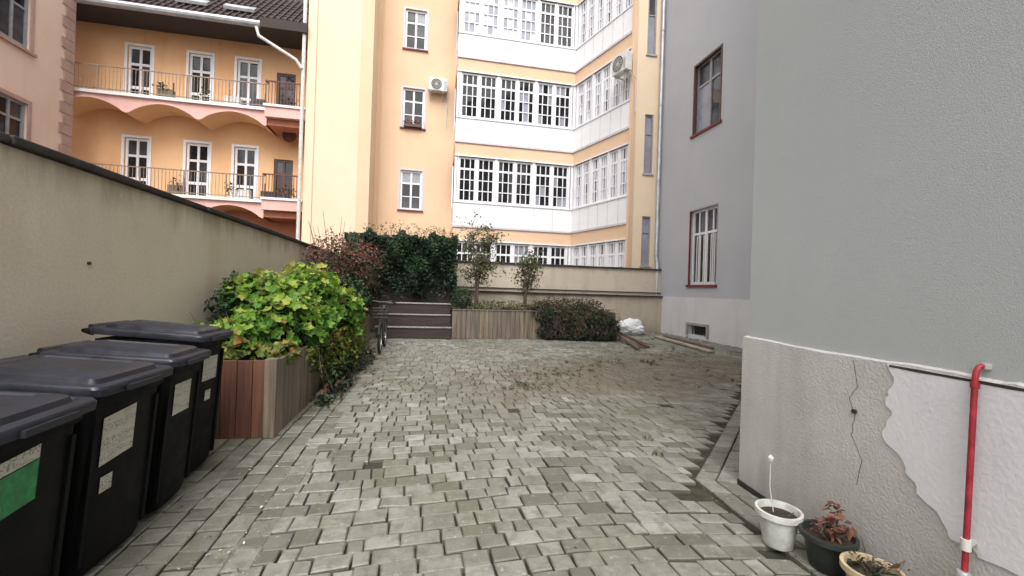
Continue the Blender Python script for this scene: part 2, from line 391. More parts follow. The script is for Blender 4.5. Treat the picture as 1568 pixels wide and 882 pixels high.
# hairline crack running through the plinth
cr=[(.93,1.15),(.96,1.0),(.91,.93),(.95,.84),(.93,.72),(1.0,.6),(.97,.45)]
for i in range(len(cr)-1):
    for j in range(4):
        u0,u1=j/4,(j+1)/4; P0=(cr[i][0]*(1-u0)+cr[i+1][0]*u0,cr[i][1]*(1-u0)+cr[i+1][1]*u0); P1=(cr[i][0]*(1-u1)+cr[i+1][0]*u1,cr[i][1]*(1-u1)+cr[i+1][1]*u1)
        w0=.0015; k0=.012*mnoise.noise(Vector((P0[1]*25,1,0))); k1=.012*mnoise.noise(Vector((P1[1]*25,1,0)))
        mb.poly([f4.p(P0[0]+k0-w0,.0315,P0[1]),f4.p(P0[0]+k0+w0,.0315,P0[1]),f4.p(P1[0]+k1+w0,.0315,P1[1]),f4.p(P1[0]+k1-w0,.0315,P1[1])],'soil')
mb.make('plaster_patch',G)
mb=MB(); f4.mb=mb; f4.box(-.03,5,.031,.042,-.03,.035,'dark_metal'); mb.make('damp_membrane',G)
mb=MB(); f.mb=mb
for k,(a0,a1,z0,z1) in enumerate(ops):
    fm='white_frame' if k==0 else ('grey_frame')
    f.window(a0+.02,a1-.02,z0+.03,z1-.02,[(.5,.10)] if k else [.25,(.5,.1),.75],[(.68,.08)],fm,('glass','glass_mid') if k==0 else ('glass','glass_mid','curtain_sky_tint'),d=-.17,fw=.09)
    f.box(a0-.06,a1+.06,-.18,.06,z0-.06,z0+.02,'red_sill')
    if k>0:
        f.box(a0+.001,a0+.07,-.10,.015,z0+.02,z1,'brown_frame'); f.box(a1-.07,a1-.001,-.10,.015,z0+.02,z1,'brown_frame'); f.box(a0+.07,a1-.07,-.10,.012,z1-.07,z1-.001,'brown_frame')
    else:
        f.box(a0-.0,a0+.03,-.05,.012,z0+.02,z1,'red_sill'); f.box(a1-.03,a1,-.05,.012,z0+.02,z1,'grey_frame'); f.box(a0+.03,a1-.03,-.05,.012,z1-.04,z1-.001,'grey_frame')
        for j in range(1,8): f.box(a0+j*(a1-a0)/8-.012,a0+j*(a1-a0)/8+.012,-.07,-.05,z0+.02,z0+1.7,'white_paint')
mb.make('windows',G)
mb=MB(); mb.tube([(8.93,15.5,17),(8.93,15.5,3.0),(8.90,15.35,2.7),(8.90,15.35,.05)],.07,'zinc',12)
for z in (3.0,6,9,12): mb.lathe((8.93,15.5,z),[(.085,0),(.085,.08)],'zinc',12,True,True)
mb.make('downpipe',G,smooth=True)

# ---------------------------------------------------------------- yellow building
Y=empty('yellow_apartment_building',(2,21,0))
TOP=21
mb=MB(); fm_=F(mb,(-2.66,21.3),(1,0),(0,-1))
wops=[(-1.44+2.66,-.41+2.66,z0,z1) for z0,z1 in ((1.35,3.28),(5.2,7.14),(9.2,11.15),(13.05,15.0),(16.9,18.9))]
fm_.wall(3.71,-.05,TOP,wops,'yellow',.16)
mb.box(-5.28,-2.66,19.5,21.6,-.05,TOP,'yellow_pale')
mb.box(-5.30,-4.95,19.44,19.497,-.05,TOP,'yellow_pale'); mb.box(-3.15,-2.63,19.45,19.496,-.05,TOP,'yellow')
f5=F(mb,(7.82,15.72),(1.23,-.07),(-.07,-1.23)); nops=[(.55,.92,z0,z1) for z0,z1 in ((2.6,4.6),(6.3,8.7),(11.1,13.5))]
f5.wall(1.225,-.05,TOP,nops,'yellow_pale',.12)
f5.box(0,.06,.0,.03,-.05,TOP,'yellow')
mb.make('walls',Y)
mb=MB(); fm_.mb=mb
for o_ in wops:
    fm_.window(o_[0]+.01,o_[1]-.01,o_[2]+.03,o_[3]-.01,[(.5,.09)],[(.68,.08),.34],'white_frame',('glass','glass_mid','glass_mid','curtain_sky_tint','glass'),d=-.13,fw=.085)
    fm_.box(o_[0]-.08,o_[0],0,.025,o_[2]-.02,o_[3]+.08,'frame_lilac'); fm_.box(o_[1],o_[1]+.08,0,.025,o_[2]-.02,o_[3]+.08,'frame_lilac'); fm_.box(o_[0],o_[1],0,.022,o_[3],o_[3]+.08,'frame_lilac')
    fm_.box(o_[0]-.1,o_[1]+.1,-.12,.08,o_[2]-.05,o_[2]+.01,'red_sill')
f5.mb=mb
for o_ in nops:
    f5.window(o_[0]+.01,o_[1]-.01,o_[2]+.02,o_[3]-.01,[],[.68],'grey_frame',('glass_mid','curtain_sky_tint'),d=-.1,fw=.05); f5.box(o_[0]-.05,o_[1]+.05,-.1,.05,o_[2]-.05,o_[2]+.01,'zinc')
mb.make('windows',Y)
mb=MB(); ff=F(mb,(1.05,19.45),(1,0),(0,-1)); bayL=6.68-1.05
wt=(7.82-6.68,15.72-19.45); wn=(wt[1],-wt[0]); fw_=F(mb,(6.68,19.45),wt,wn); wl=math.hypot(*wt)
for k in range(-1,4):
    B=4.3+3.86*k
    for fr,L,ng,isw in ((ff,bayL,3,0),(fw_,wl,3,1)):
        dd=-1.85 if not isw else -.6
        fr.box(0,L,dd,.0,B,B+1.12,'white_paint')
        fr.box(-.03 if not isw else .03,L,.001,.05,B-.04,B+.05,'frame_lilac')
        fr.box(-.0,L,.001,.035,B+1.08,B+1.13,'white_frame')
        for j in range(1,ng*2): fr.box(L*j/ng/2-.008,L*j/ng/2+.008,.001,.012,B+.05,B+1.08,'frame_lilac')
        fr.box(0,L,dd,-.003,B+3.24,B+3.86,'yellow'); fr.box(-.02 if not isw else .03,L,.0,.04,B+3.20,B+3.26,'white_frame')
        fr.box(0,.10 if not isw else .04,-.15,-.004,B+1.12,B+3.24,'white_paint'); fr.box(L-.08,L,-.15,-.004,B+1.12,B+3.24,'white_paint')
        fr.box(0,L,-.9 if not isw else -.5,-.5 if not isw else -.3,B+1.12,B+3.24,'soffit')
        g0=.12; gw=(L-.24)/ng
        for g in range(ng):
            a0=g0+g*gw+.07; a1=g0+(g+1)*gw-.07
            fr.box(a0-.07,a0,-.12,-.006,B+1.13,B+3.2,'white_frame'); fr.box(a1,a1+.068,-.12,-.006,B+1.13,B+3.2,'white_frame')
            if isw: gl=('curtain_sky_tint','curtain_sky_tint','curtain','glass_mid')  # wing panes pale: white-sky reflection put into the colour
            elif k==2: gl=('curtain_sky_tint','curtain') if g<2 else ('glass','glass','glass_mid')
            else: gl=random.choice([('glass',),('glass','glass','glass_mid'),('glass','glass','glass','glass','curtain_sky_tint')])
            mid=(a0+a1)/2
            for (b0,b1) in ((a0,mid-.03),(mid+.03,a1)):
                g2=('curtain_sky_tint',) if random.random()<.1 else gl
                fr.window(b0,b1,B+1.15,B+3.18,[.333,.667],[(.26,.04),(.5,.04),(.74,.09)],'white_frame',g2,d=-.12,fw=.075,mw=.04,dep=.07)
            fr.box(mid-.029,mid+.029,-.12,-.02,B+1.15,B+3.18,'white_frame')
mb.make('glazed_galleries',Y)
mb=MB(); 
mb.tube([(-5.42,19.36,TOP),(-5.42,19.36,3)],.075,'pipe_cream',12)
mb.tube([(-2.45,21.2,TOP),(-2.45,21.2,3)],.03,'yellow',8)
fw_.mb=mb; fw_.box(wl-.02,wl+.09,-.1,.12,2,TOP,'yellow')
mb.make('downpipes',Y)
def ac(name,fr,s,z,w=.85,h=.6,d0=.12):
    e_=empty(name,fr.p(s,.2,z)); mb=MB(); old=fr.mb; fr.mb=mb
    fr.box(s,s+w,d0,d0+.32,z,z+h,'ac_white'); o=mb.make('casing',e_,bevel=.02)
    mb=MB(); fr.mb=mb; c=(s+w*.42,z+h*.5)
    ring=lambda r,d:[fr.p(c[0]+r*math.cos(t*math.pi/12),d,c[1]+r*math.sin(t*math.pi/12)) for t in range(24)]
    mb.poly(ring(h*.41,d0+.323),'dark_metal')
    for r in (.41,.3,.2,.1): mb.tube(ring(h*r,d0+.335)+[ring(h*r,d0+.335)[0]],.008,'ac_white',5)
    for t in range(8):
        a=t*math.pi/8; mb.tube([fr.p(c[0]-h*.4*math.cos(a),d0+.335,c[1]-h*.4*math.sin(a)),fr.p(c[0]+h*.4*math.cos(a),d0+.335,c[1]+h*.4*math.sin(a))],.005,'ac_white',4)
    for j in (.1,.75):
        fr.box(s+j*w,s+j*w+.04,0,d0+.3,z-.05,z-.005,'ac_white'); mb.tube([fr.p(s+j*w+.02,.02,z-.35),fr.p(s+j*w+.02,d0+.25,z-.04)],.015,'ac_white',6)
    for j in range(8): fr.box(s+w*.82,s+w*.96,d0+.32,d0+.326,z+.08+j*.055,z+.1+j*.055,'grey_frame')
    mb.tube([fr.p(s+w-.05,d0+.1,z),fr.p(s+w+.02,.05,z-.3),fr.p(s+w+.02,.03,z-1.6)],.02,'pipe_cream',6)
    mb.make('grille_and_brackets',e_); fr.mb=old
ac('air_conditioner',fm_,2.42,11.0,.9,.62)
ac('air_conditioner',fw_,wl-.62,10.25,.8,.75,.25)

# ---------------------------------------------------------------- orange building with arcaded galleries
O=empty('orange_apartment_building',(-10,21,0))
mb=MB(); fo=F(mb,(-15.5,20.9),(1,0),(0,-1))
das=[-12.32,-10.01,-8.12]; dops=[]
for base in (.95+.1,4.95,8.86):
    for a in das: dops.append((a+15.5-.45,a+15.5+.45,base,base+2.5))
    dops.append((-6.55+15.5-.4,-6.55+15.5+.4,base,base+2.1))
fo.wall(10.2,-.05,4.6,[d for d in dops if d[2]<3],'red_stucco',.15)
fo.wall(10.2,4.6,12.6,[d for d in dops if d[2]>3],'orange',.15)
fs=F(mb,(-13.6,19.3),(0,-1),(1,0))
sops=[(1.8,2.9,5.4,7.3),(1.8,2.9,9.15,11.1),(5.3,6.4,5.4,7.3),(5.3,6.4,9.15,11.1)]
fs.wall(14,-.05,14,sops,'pink_stucco',.15)
fs2=F(mb,(-13.6,19.3),(-1,0),(0,1)); fs2.wall(3,-.05,14,[],'pink_stucco')
z=0
while z<14:
    fs.box(-.03,.55 if int(z/.4)%2 else .4,.001,.04,z+.01,z+.385,'quoin'); z+=.4
mb.make('walls',O)
mb=MB(); fo.mb=mb; fs.mb=mb
for i,d in enumerate(dops):
    nb=(i%4==3)
    fo.window(d[0]+.01,d[1]-.01,d[2]+.02,d[3]-.01,[(.5,.09)],[(.3,.12),(.7,.10)],'brown_frame' if nb else 'white_frame',('glass','glass','glass_mid'),d=-.12,fw=.09)
    if not nb:
        for a in (d[0]-.10,d[1]): fo.box(a,a+.10,0,.03,d[2],d[3]+.10,'white_frame')
        fo.box(d[0],d[1],0,.028,d[3],d[3]+.10,'white_frame')
for d in sops:
    fs.window(d[0]+.01,d[1]-.01,d[2]+.02,d[3]-.01,[(.5,.09)],[(.68,.08)],'grey_frame',('glass','glass_mid'),d=-.12,fw=.08)
    for a in (d[0]-.14,d[1]): fs.box(a,a+.14,0,.04,d[2]-.05,d[3]+.14,'quoin')
    fs.box(d[0],d[1],0,.038,d[3],d[3]+.14,'quoin'); fs.box(d[0]-.2,d[1]+.2,0,.1,d[2]-.14,d[2]-.052,'quoin')
mb.make('doors_and_windows',O)
def gallery(zt,idx):
    mb=MB(); y0,y1=19.75,20.895
    a0,a1=-14.6,-6.9; n=3; w=(a1-a0)/n; prof=[]
    for k in range(n):
        for j in range(13):
            t=j/12; u=a0+k*w+.12+t*(w-.24); prof.append((u,zt-.62+.44*math.sin(math.pi*t)**.8))
        if k<n-1: prof.append((a0+(k+1)*w,zt-.66))
    pr=[(a0,zt-.66)]+prof+[(a1,zt-.66)]
    for i in range(len(pr)-1):
        mb.poly([(pr[i][0],y0,pr[i][1]),(pr[i+1][0],y0,pr[i+1][1]),(pr[i+1][0],y0,zt),(pr[i][0],y0,zt)],'pink_trim')
        mb.poly([(pr[i][0],y0,pr[i][1]),(pr[i+1][0],y0,pr[i+1][1]),(pr[i+1][0],y1,pr[i+1][1]-.0),(pr[i][0],y1,pr[i][1])],'orange')
        (x0,z0),(x1,z1)=pr[i],pr[i+1]
        mb.hexa([(x0,y0-.05,z0),(x1,y0-.05,z1),(x1,y0-.002,z1),(x0,y0-.002,z0),(x0,y0-.05,z0+.07),(x1,y0-.05,z1+.07),(x1,y0-.002,z1+.07),(x0,y0-.002,z0+.07)],'pink_trim')
    mb.box(a0,a1,y0-.10,y1,zt,zt+.12,'white_paint')
    mb.box(a1+.003,-5.32,y0-.30,y1,zt-.32,zt+.10,'pink_trim'); mb.box(a1-.03,-5.31,y0-.36,y1,zt+.103,zt+.2,'white_paint')
    mb.box(a1+.05,-5.32,y0-.05,y1,zt-.6,zt-.323,'red_stucco')
    mb.make('gallery_slab',O)
    mb=MB(); zt+=.12
    rm='rail'
    mb.box(a0,a1,y0-.05,y0-.01,zt+.98,zt+1.02,rm); mb.box(a0,a1,y0-.045,y0-.015,zt+.08,zt+.11,rm)
    x=a0
    while x<a1:
        big=int(round((x-a0)/.13))%12==0; r=.02 if big else .007
        mb.box(x-r,x+r,y0-.03-r,y0-.03+r,zt,zt+.98,rm); x+=.13
    x=a1+.02; rm='rail_red'; mb.box(a1,-5.4,y0-.30,y0-.25,zt+1.03,zt+1.08,rm); mb.box(a1,a1+.04,y0-.27,y0,zt+1.03,zt+1.08,rm)
    while x<-5.4:
        mb.box(x-.012,x+.012,y0-.29,y0-.265,zt+.08,zt+1.03,rm); x+=.12
    for x,c_ in ((-11.1,'wood_pale'),(-8.6,'ac_white'),(-7.6,'dark_metal')):
        x+=idx*.5; mb.box(x,x+.55,y0+.15,y0+.4,zt,zt+.42,c_); mb.box(x+.05,x+.09,y0+.4,y0+.43,zt,zt+.8,'dark_metal'); mb.box(x+.45,x+.49,y0+.4,y0+.43,zt,zt+.8,'dark_metal')
    mb.make('gallery_railing',O)
    return np.array([(a+rng.normal(0,.12),y0+.15+rng.normal(0,.06),zt+.45+rng.normal(0,.13)) for a in (-9.3+idx,-6.3,-5.9,-10.9+idx*.7) for _ in range(60)])
B1=gallery(8.74,0); B2=gallery(4.83,1)
mb=MB()
mb.box(-16,-5.3,19.5,21.0,12.1,12.2,'soffit')
mb.tube([(-16,19.35,12.16),(-7.0,19.35,12.16)],.14,'zinc',10)
mb.poly([(-16,19.35,12.21),(-5.3,19.35,12.21),(-5.3,24.6,17.2),(-16,24.6,17.2)],'roof_tile')
mb.box(-7.1,-5.3,19.2,19.5,12.0,12.4,'soffit')
for j in range(8):
    yb=19.4+j*.34; zb=12.25+j*.323; mb.hexa([(-16,yb,zb),(-5.31,yb,zb),(-5.31,yb+.34,zb+.31),(-16,yb+.34,zb+.31),(-16,yb-.02,zb+.035),(-5.31,yb-.02,zb+.035),(-5.31,yb+.34,zb+.33),(-16,yb+.34,zb+.33)],'roof_tile')
for i in range(40):
    x=-16+i*.26; mb.hexa([(x,19.34,12.26),(x+.05,19.34,12.26),(x+.05,22.6,15.35),(x,22.6,15.35),(x,19.34,12.31),(x+.05,19.34,12.31),(x+.05,22.6,15.41),(x,22.6,15.41)],'roof_tile')
for x in (-14.6,-12.6,-10.6,-8.8): mb.hexa([(x,20.0,12.98),(x+1.2,20.0,12.98),(x+1.2,20.3,13.25),(x,20.3,13.25),(x,19.95,13.08),(x+1.2,19.95,13.08),(x+1.2,20.2,13.32),(x,20.2,13.32)],'zinc')
mb.tube([(-7.25,19.3,12.0),(-7.15,19.3,11.65),(-5.7,19.3,10.85),(-5.45,19.3,10.5)],.065,'pipe_cream',10)
mb.make('roof',O)
mb=MB(); mb.loft([[( -6.2+r*math.cos(t*.5236),20.5-d,8.0+r*math.sin(t*.5236)) for t in range(12)] for r,d in ((.02,.0),(.2,.03),(.3,.1))],'rail_red',True,False); mb.tube([(-6.2,20.5,8.0),(-6.2,20.9,7.9)],.02,'steel'); mb.make('satellite_dish',O)

# ---------------------------------------------------------------- bins
def rrect(a0,a1,b0,b1,z,r=.05,n=4,sl=0,bow=0):
    P=[]
    for cx,cy,st in ((a1-r,b1-r,0),(a0+r,b1-r,1),(a0+r,b0+r,2),(a1-r,b0+r,3)):
        for i in range(n+1):
            t=(st+i/n)*math.pi/2; x=cx+r*math.cos(t); P.append((x,cy+r*math.sin(t),z-sl*(x-a0)))
    return P
def bin_(af,b0,b1,h,kind,depth=.72,rot=0):
    e_=empty('wheelie_bin',((af-depth/2),(b0+b1)/2,0)); ab=af-depth; w=b1-b0
    mb=MB(); mb.loft([rrect(ab+.14,af-.12,b0+.07,b1-.07,.03),rrect(ab+.12,af-.10,b0+.06,b1-.06,.08),rrect(ab+.05,af-.045,b0+.025,b1-.025,h-.16),rrect(ab+.04,af-.02,b0+.015,b1-.015,h-.14),
      rrect(ab+.04,af-.015,b0+.012,b1-.012,h-.085)],'bin_black')
    for j in (.12,.88):
        c=b0+w*j; mb.hexa([(af-.115,c-.012,.1),(af-.092,c-.012,.1),(af-.092,c+.012,.1),(af-.115,c+.012,.1),(af-.06,c-.012,h-.2),(af-.036,c-.012,h-.2),(af-.036,c+.012,h-.2),(af-.06,c+.012,h-.2)],'bin_black')
    mb.make('body',e_,smooth=True)
    mb=MB(); sl=.075; top=h+.0
    q=lambda i,z,r: rrect(ab+.02+i,af+.02-i,b0+.001+i,b1-.001-i,z,r,5,sl)
    mb.loft([q(0,top-.045,.05),q(-.003,top-.012,.05),q(.004,top,.05),q(.040,top+.002,.04),q(.046,top-.006,.04),q(.056,top-.006,.04),q(.064,top+.018,.04),q(.074,top+.024,.04),q(.125,top+.030,.035),q(.133,top+.020,.035),q(.2,top+.022,.03)],'bin_lid')
    zf=top-sl*depth
    mb.box(af+.0,af+.04,(b0+b1)/2-.13,(b0+b1)/2+.13,zf-.045,zf-.018,'bin_lid')
    mb.tube([(ab+.01,b0+.05,top+.0),(ab+.01,b1-.05,top+.0)],.018,'bin_lid',10)
    mb.make('lid',e_,smooth=True)
    mb=MB(); mb.tube([(ab+.02,b0+.06,h-.05),(ab-.04,b0+.06,h-.03),(ab-.04,b1-.06,h-.03),(ab+.02,b1-.06,h-.05)],.016,'bin_black')
    for yy in (b0+.03,b1-.08):
        mb.loft([[(ab+.1+.1*math.cos(t*.3927),q_,.1+.1*math.sin(t*.3927)) for t in range(16)] for q_ in (yy,yy+.05)],'tyre')
    mb.tube([(ab+.1,b0+.05,.1),(ab+.1,b1-.05,.1)],.012,'steel'); mb.make('handle_and_wheels',e_,smooth=True)
    mb=MB()
    def lab(c0,c1,z0,z1,m,skew=0):
        x=lambda z: af-.10+(.055)*(z-.08)/(h-.24)+.006
        mb.poly([(x(z0),c0,z0),(x(z0),c1,z0+skew),(x(z1),c1,z1+skew),(x(z1),c0,z1)],m)
    if kind==1: lab(b0+.10,b0+.34,.58,.74,'green_label',.02); lab(b0+.10,b0+.34,.745,.80,'label',.02); lab(b0+.16,b0+.24,.60,.63,'label',.02)
    if kind==2: lab(b0+.12,b0+.35,.56,.80,'label',.02); lab(b0+.14,b0+.22,.42,.50,'label')
    if kind==3: lab(b0+.12,b0+.32,.62,.82,'label',.0)
    if kind==4: lab(b0+.14,b0+.34,.72,.90,'label',.0); lab(b0+.2,b0+.28,.56,.64,'label')
    if mb.v: mb.make('labels',e_)
    if rot:
        e_.rotation_euler[2]=math.radians(rot)
bin_(-1.50,1.08,1.64,1.0,0); bin_(-1.46,1.70,2.27,1.0,1,rot=1.2); bin_(-1.49,2.33,2.91,1.03,2,rot=-1.5); bin_(-1.52,2.96,3.44,1.05,3,rot=1.5); bin_(-1.60,3.50,3.97,1.14,4,.75,rot=-2)

# ---------------------------------------------------------------- planters and steps
e_=empty('wooden_planter',(-2,7,0)); mb=MB()
b=4.45; x=-2.55
cols=['wood_red','wood_red2','wood_brown','wood_red']
while x<-1.55:
    w=.135; mb.box(x+.003,min(x+w,-1.5)-.003,b,b+.03,-.0,.74+random.uniform(-.004,.004),random.choice(cols)); x+=w
y=b+.11
while y<11.2:
    mb.box(-1.43,-1.40,y+.003,y+.132,0,.74+random.uniform(-.004,.004),random.choice(('wood_pale','wood_grey','wood_grey'))); y+=.135
mb.box(-1.50,-1.395,b-.01,b+.10,0,.755,'wood_pale')
mb.box(-2.55,-1.43,11.17,11.2,0,.74,'wood_grey')
mb.make('boards',e_,bevel=.003)
mb=MB(); mb.box(-2.59,-1.435,b+.035,11.16,-.02,.68,'soil'); mb.make('soil_fill',e_)
e_=empty('wooden_planter',(3,13.5,0)); mb=MB(); x=.74
while x<5.75:
    mb.box(x+.004,x+.131,12.5,12.53,0,.83+random.uniform(-.006,.006),random.choice(('wood_grey','wood_pale','wood_grey'))); x+=.135
mb.box(.74,5.8,12.48,12.6,.84,.87,'wood_grey'); mb.box(5.77,5.8,12.54,15.1,0,.83,'wood_grey')
mb.make('boards',e_,bevel=.003)
mb=MB(); mb.box(.76,5.76,12.54,15.1,-.02,.78,'soil'); mb.make('soil_fill',e_)
e_=empty('wooden_steps',(-.3,13,0)); mb=MB()
for i,(zz,yy) in enumerate(((.34,12.4),(.68,12.75),(1.0,13.1))):
    z0=(0,.344,.684)[i]
    for j in range(2): mb.box(-1.38,.72,yy+.03,yy+.06,z0+j*.155,z0+j*.155+.15,'wood_dark_h')
    for j in range(3): mb.box(-1.40,.73,yy+j*.115,yy+j*.115+.108,zz-.03,zz,'wood_tread')
    mb.box(-1.40,.73,yy-.008,yy-.002,zz-.03,zz+.003,'steel')
mb.box(-1.40,.73,13.45,15.1,.9,1.0,'wood_dark_h'); mb.box(-1.38,.72,12.47,13.05,-.02,.30,'soffit')
mb.make('treads_and_risers',e_,bevel=.003)

# ---------------------------------------------------------------- foliage
LOBE=[]
for i in range(15):
    t=math.pi*2*i/15; r=(.55 if i%3==0 else (.42 if i%3==1 else .36)); LOBE.append((r*math.sin(t),-.05+r*math.cos(t)))
def foliage(name,pts,nrm,size,mat,parent=None,shape='leaf',spread=.7,rvb=0,rsc=1.0,rv=None):
    pts=np.asarray(pts); n=len(pts)
    z=np.asarray(nrm)+rng.normal(0,spread,(n,3)); z/=np.linalg.norm(z,axis=1)[:,None]
    r=rng.normal(0,1,(n,3)); x=np.cross(z,r); x/=np.linalg.norm(x,axis=1)[:,None]; y=np.cross(z,x)
    s=size*rng.uniform(.5,1.3,n)
    if shape=='leaf':
        L=np.array([(0,-.5,0),(.3,-.05,.10),(.16,.3,.06),(0,.55,-.05),(-.16,.3,.06),(-.3,-.05,.10)]); fc=[(0,1,2,3),(0,3,4,5)]
    else:
        L=np.array([(0,0,-.10)]+[(a,b,.10*((a*a+b*b)>.2)) for a,b in LOBE]); k=len(LOBE); fc=[(0,1+i,1+(i+1)%k) for i in range(k)]
    m=len(L)
    v=pts[:,None,:]+s[:,None,None]*(L[None,:,0:1]*x[:,None,:]+L[None,:,1:2]*y[:,None,:]+L[None,:,2:3]*z[:,None,:])
    v=v.reshape(-1,3)
    faces=[tuple(i*m+q for q in f_) for i in range(n) for f_ in fc]
    me=bpy.data.meshes.new(name); me.from_pydata(v.tolist(),[],faces)
    rr=(rng.random(n) if rv is None else np.asarray(rv)); rr=np.clip(rvb+rr*rsc,0,1)
    attr(me,np.repeat(rr,m)); me.materials.append(MATS[mat])
    o=bpy.data.objects.new(name,me); S.collection.objects.link(o)
    if parent: o.parent=parent; o.matrix_parent_inverse=parent.matrix_world.inverted()
    return o
def blob(c,r,n,shell=.5):
    d=rng.normal(0,1,(n,3)); d/=np.linalg.norm(d,axis=1)[:,None]
    ph=rng.uniform(0,6,6)
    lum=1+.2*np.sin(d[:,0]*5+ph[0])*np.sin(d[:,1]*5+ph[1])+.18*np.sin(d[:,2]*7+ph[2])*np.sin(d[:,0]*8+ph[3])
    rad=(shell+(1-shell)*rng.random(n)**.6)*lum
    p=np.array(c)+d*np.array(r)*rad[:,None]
    b=np.clip(.25+.35*d[:,2]+.3*(rad-shell)/(1-shell)+rng.normal(0,.2,n),0,1)  # light and shade put into leaf tone: tops lighter, inner leaves darker
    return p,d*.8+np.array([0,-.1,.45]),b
def cloud(name,blobs,size,mat,parent,shape='leaf',**k):
    P=[];Nn=[];B=[]
    for c,r,n in blobs:
        p,d,b=blob(c,r,n); P.append(p);Nn.append(d);B.append(b)
    P=np.vstack(P);Nn=np.vstack(Nn);B=np.hstack(B); kk=P[:,2]>.01
    return foliage(name,P[kk],Nn[kk],size,mat,parent,shape,rv=B[kk],**k)
def stems(mb,base,tips,r,m='bark'):
    for t in tips:
        b_=Vector(base); t=Vector(t); mid=b_.lerp(t,.5)+Vector((random.gauss(0,.06),random.gauss(0,.06),.05))
        mb.tube([b_,mid,t],[r,r*.7,r*.3],m,5)
for B_ in (B1,B2): foliage('balcony_plants',B_,np.tile([0,-.3,.6],(len(B_),1)),.11,'leaf_dark',O)
mb=MB(); mb.box(-1.35,-.5,21.1,21.28,9.22,9.36,'brown_frame'); mb.make('flower_box',Y)
P=np.array([-.92,21.17,9.42])+rng.normal(0,1,(90,3))*[.25,.05,.07]; foliage('flower_box_leaves',P,np.tile([0,-.5,.5],(90,1)),.09,'leaf_dark',Y)
P=np.array([-.92,21.12,9.48])+rng.normal(0,1,(40,3))*[.22,.05,.05]; foliage('flower_box_flowers',P,np.tile([0,-.5,.5],(40,1)),.07,'flower_red',Y)
e_=empty('leafy_vine_shrub',(-1.9,5.6,.7))
bl=[((-2.0,5.1,.86),(.42,.5,.26),480),((-1.75,5.5,.96),(.42,.5,.38),620),((-2.1,5.9,1.2),(.35,.4,.4),420),((-2.05,6.3,1.15),(.45,.6,.45),620),((-1.7,6.7,1.22),(.42,.5,.48),720),((-1.5,6.0,.92),(.3,.6,.35),480),((-1.9,7.5,1.3),(.5,.6,.5),650),((-1.42,7.2,1.02),(.32,.6,.42),520),((-1.5,8.2,1.0),(.35,.7,.4),400)]
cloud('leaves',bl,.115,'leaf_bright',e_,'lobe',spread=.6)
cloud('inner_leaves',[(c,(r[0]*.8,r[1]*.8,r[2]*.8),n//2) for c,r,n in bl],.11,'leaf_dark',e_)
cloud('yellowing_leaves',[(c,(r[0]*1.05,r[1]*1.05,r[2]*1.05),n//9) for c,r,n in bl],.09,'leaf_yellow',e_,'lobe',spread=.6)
mb=MB()
for c,r,n in bl: stems(mb,(c[0],c[1],.6),[(c[0]+random.gauss(0,.3),c[1]+random.gauss(0,.3),c[2]+r[2]*1.05) for _ in range(6)],.007)
mb.make('stems',e_)
cloud('front_sprawl',[((-2.0,4.75,.80),(.42,.25,.10),220),((-1.5,5.0,.74),(.14,.4,.14),120)],.085,'leaf_yellow',e_,'lobe',spread=.4)
e_=empty('trailing_vine',(-1.35,6.5,.5))
cloud('leaves',[((-1.36,5.9,.60),(.10,.45,.28),300),((-1.30,6.7,.5),(.16,.7,.42),800),((-1.26,7.6,.45),(.18,.7,.42),800),((-1.28,8.6,.5),(.16,.6,.4),500)],.065,'leaf_yellow',e_,'leaf')
cloud('weeds',[((-1.2,6.4,.08),(.2,1.1,.12),500),((-1.2,8.4,.08),(.22,1.3,.14),500)],.07,'leaf_ivy',e_,'leaf')
cloud('dark_weeds',[((-1.25,6.9,.2),(.14,.9,.24),500)],.07,'leaf_dark',e_,'leaf')
mb=MB()
for i in range(40):
    y=random.uniform(5.6,9); q=[(-1.5,y,.8),(-1.33,y+.02,.72),(-1.28+random.gauss(0,.05),y+random.gauss(0,.1),.4),(-1.2+random.gauss(0,.08),y+random.gauss(0,.15),.12)]; mb.tube(q,[.005,.005,.004,.002],'bark',4)
mb.make('stems',e_)
e_=empty('dark_shrub',(-2.35,5.6,1.1))
cloud('leaves',[((-2.36,5.9,1.15),(.2,.4,.42),900),((-2.34,6.5,1.2),(.2,.4,.42),700),((-2.3,7.7,1.3),(.2,.6,.3),400)],.07,'leaf_dark',e_)
e_=empty('red_leaved_shrub',(-2.0,10.2,1.6))
cloud('leaves',[((-2.1,9.9,1.9),(.5,.6,.7),1500),((-1.85,10.6,1.7),(.55,.7,.8),1500),((-2.2,9.6,1.3),(.45,.8,.5),700),((-1.6,11.4,2.0),(.5,.5,.65),1000)],.07,'leaf_red',e_)
cloud('green_leaves',[((-1.7,9.8,1.2),(.45,.9,.5),1500),((-1.65,10.9,1.2),(.4,.6,.5),900),((-2.0,10.2,1.8),(.5,.6,.7),500)],.08,'leaf_dark',e_)
mb=MB(); stems(mb,(-2.05,10.2,.6),[(-2.0+random.gauss(0,.4),10.3+random.gauss(0,.5),2.5+random.random()*.5) for _ in range(22)],.012); mb.make('stems',e_)
e_=empty('ivy_hedge',(-.7,13.9,2))
n=15000; a=rng.uniform(-2.5,.85,n); z=1.1+1.95*rng.random(n)**.85; y=13.6+.16*np.sin(a*5)*np.sin(z*4)+.13*np.sin(a*11+z*6)+rng.uniform(-.14,.3,n)
topn=rng.random(n)<.22; z=np.where(topn,3.0+.10*np.sin(a*6)+.06*np.sin(a*13)+rng.uniform(-.12,.12,n),z); y=np.where(topn,13.6+rng.random(n)*1.1,y)
side=rng.random(n)<.1; a=np.where(side,.85+rng.uniform(-.1,.08,n),a); y=np.where(side,13.6+rng.random(n)*1.1,y)
low=1.38+.18*np.sin(a*4)+.1*np.sin(a*9+1)
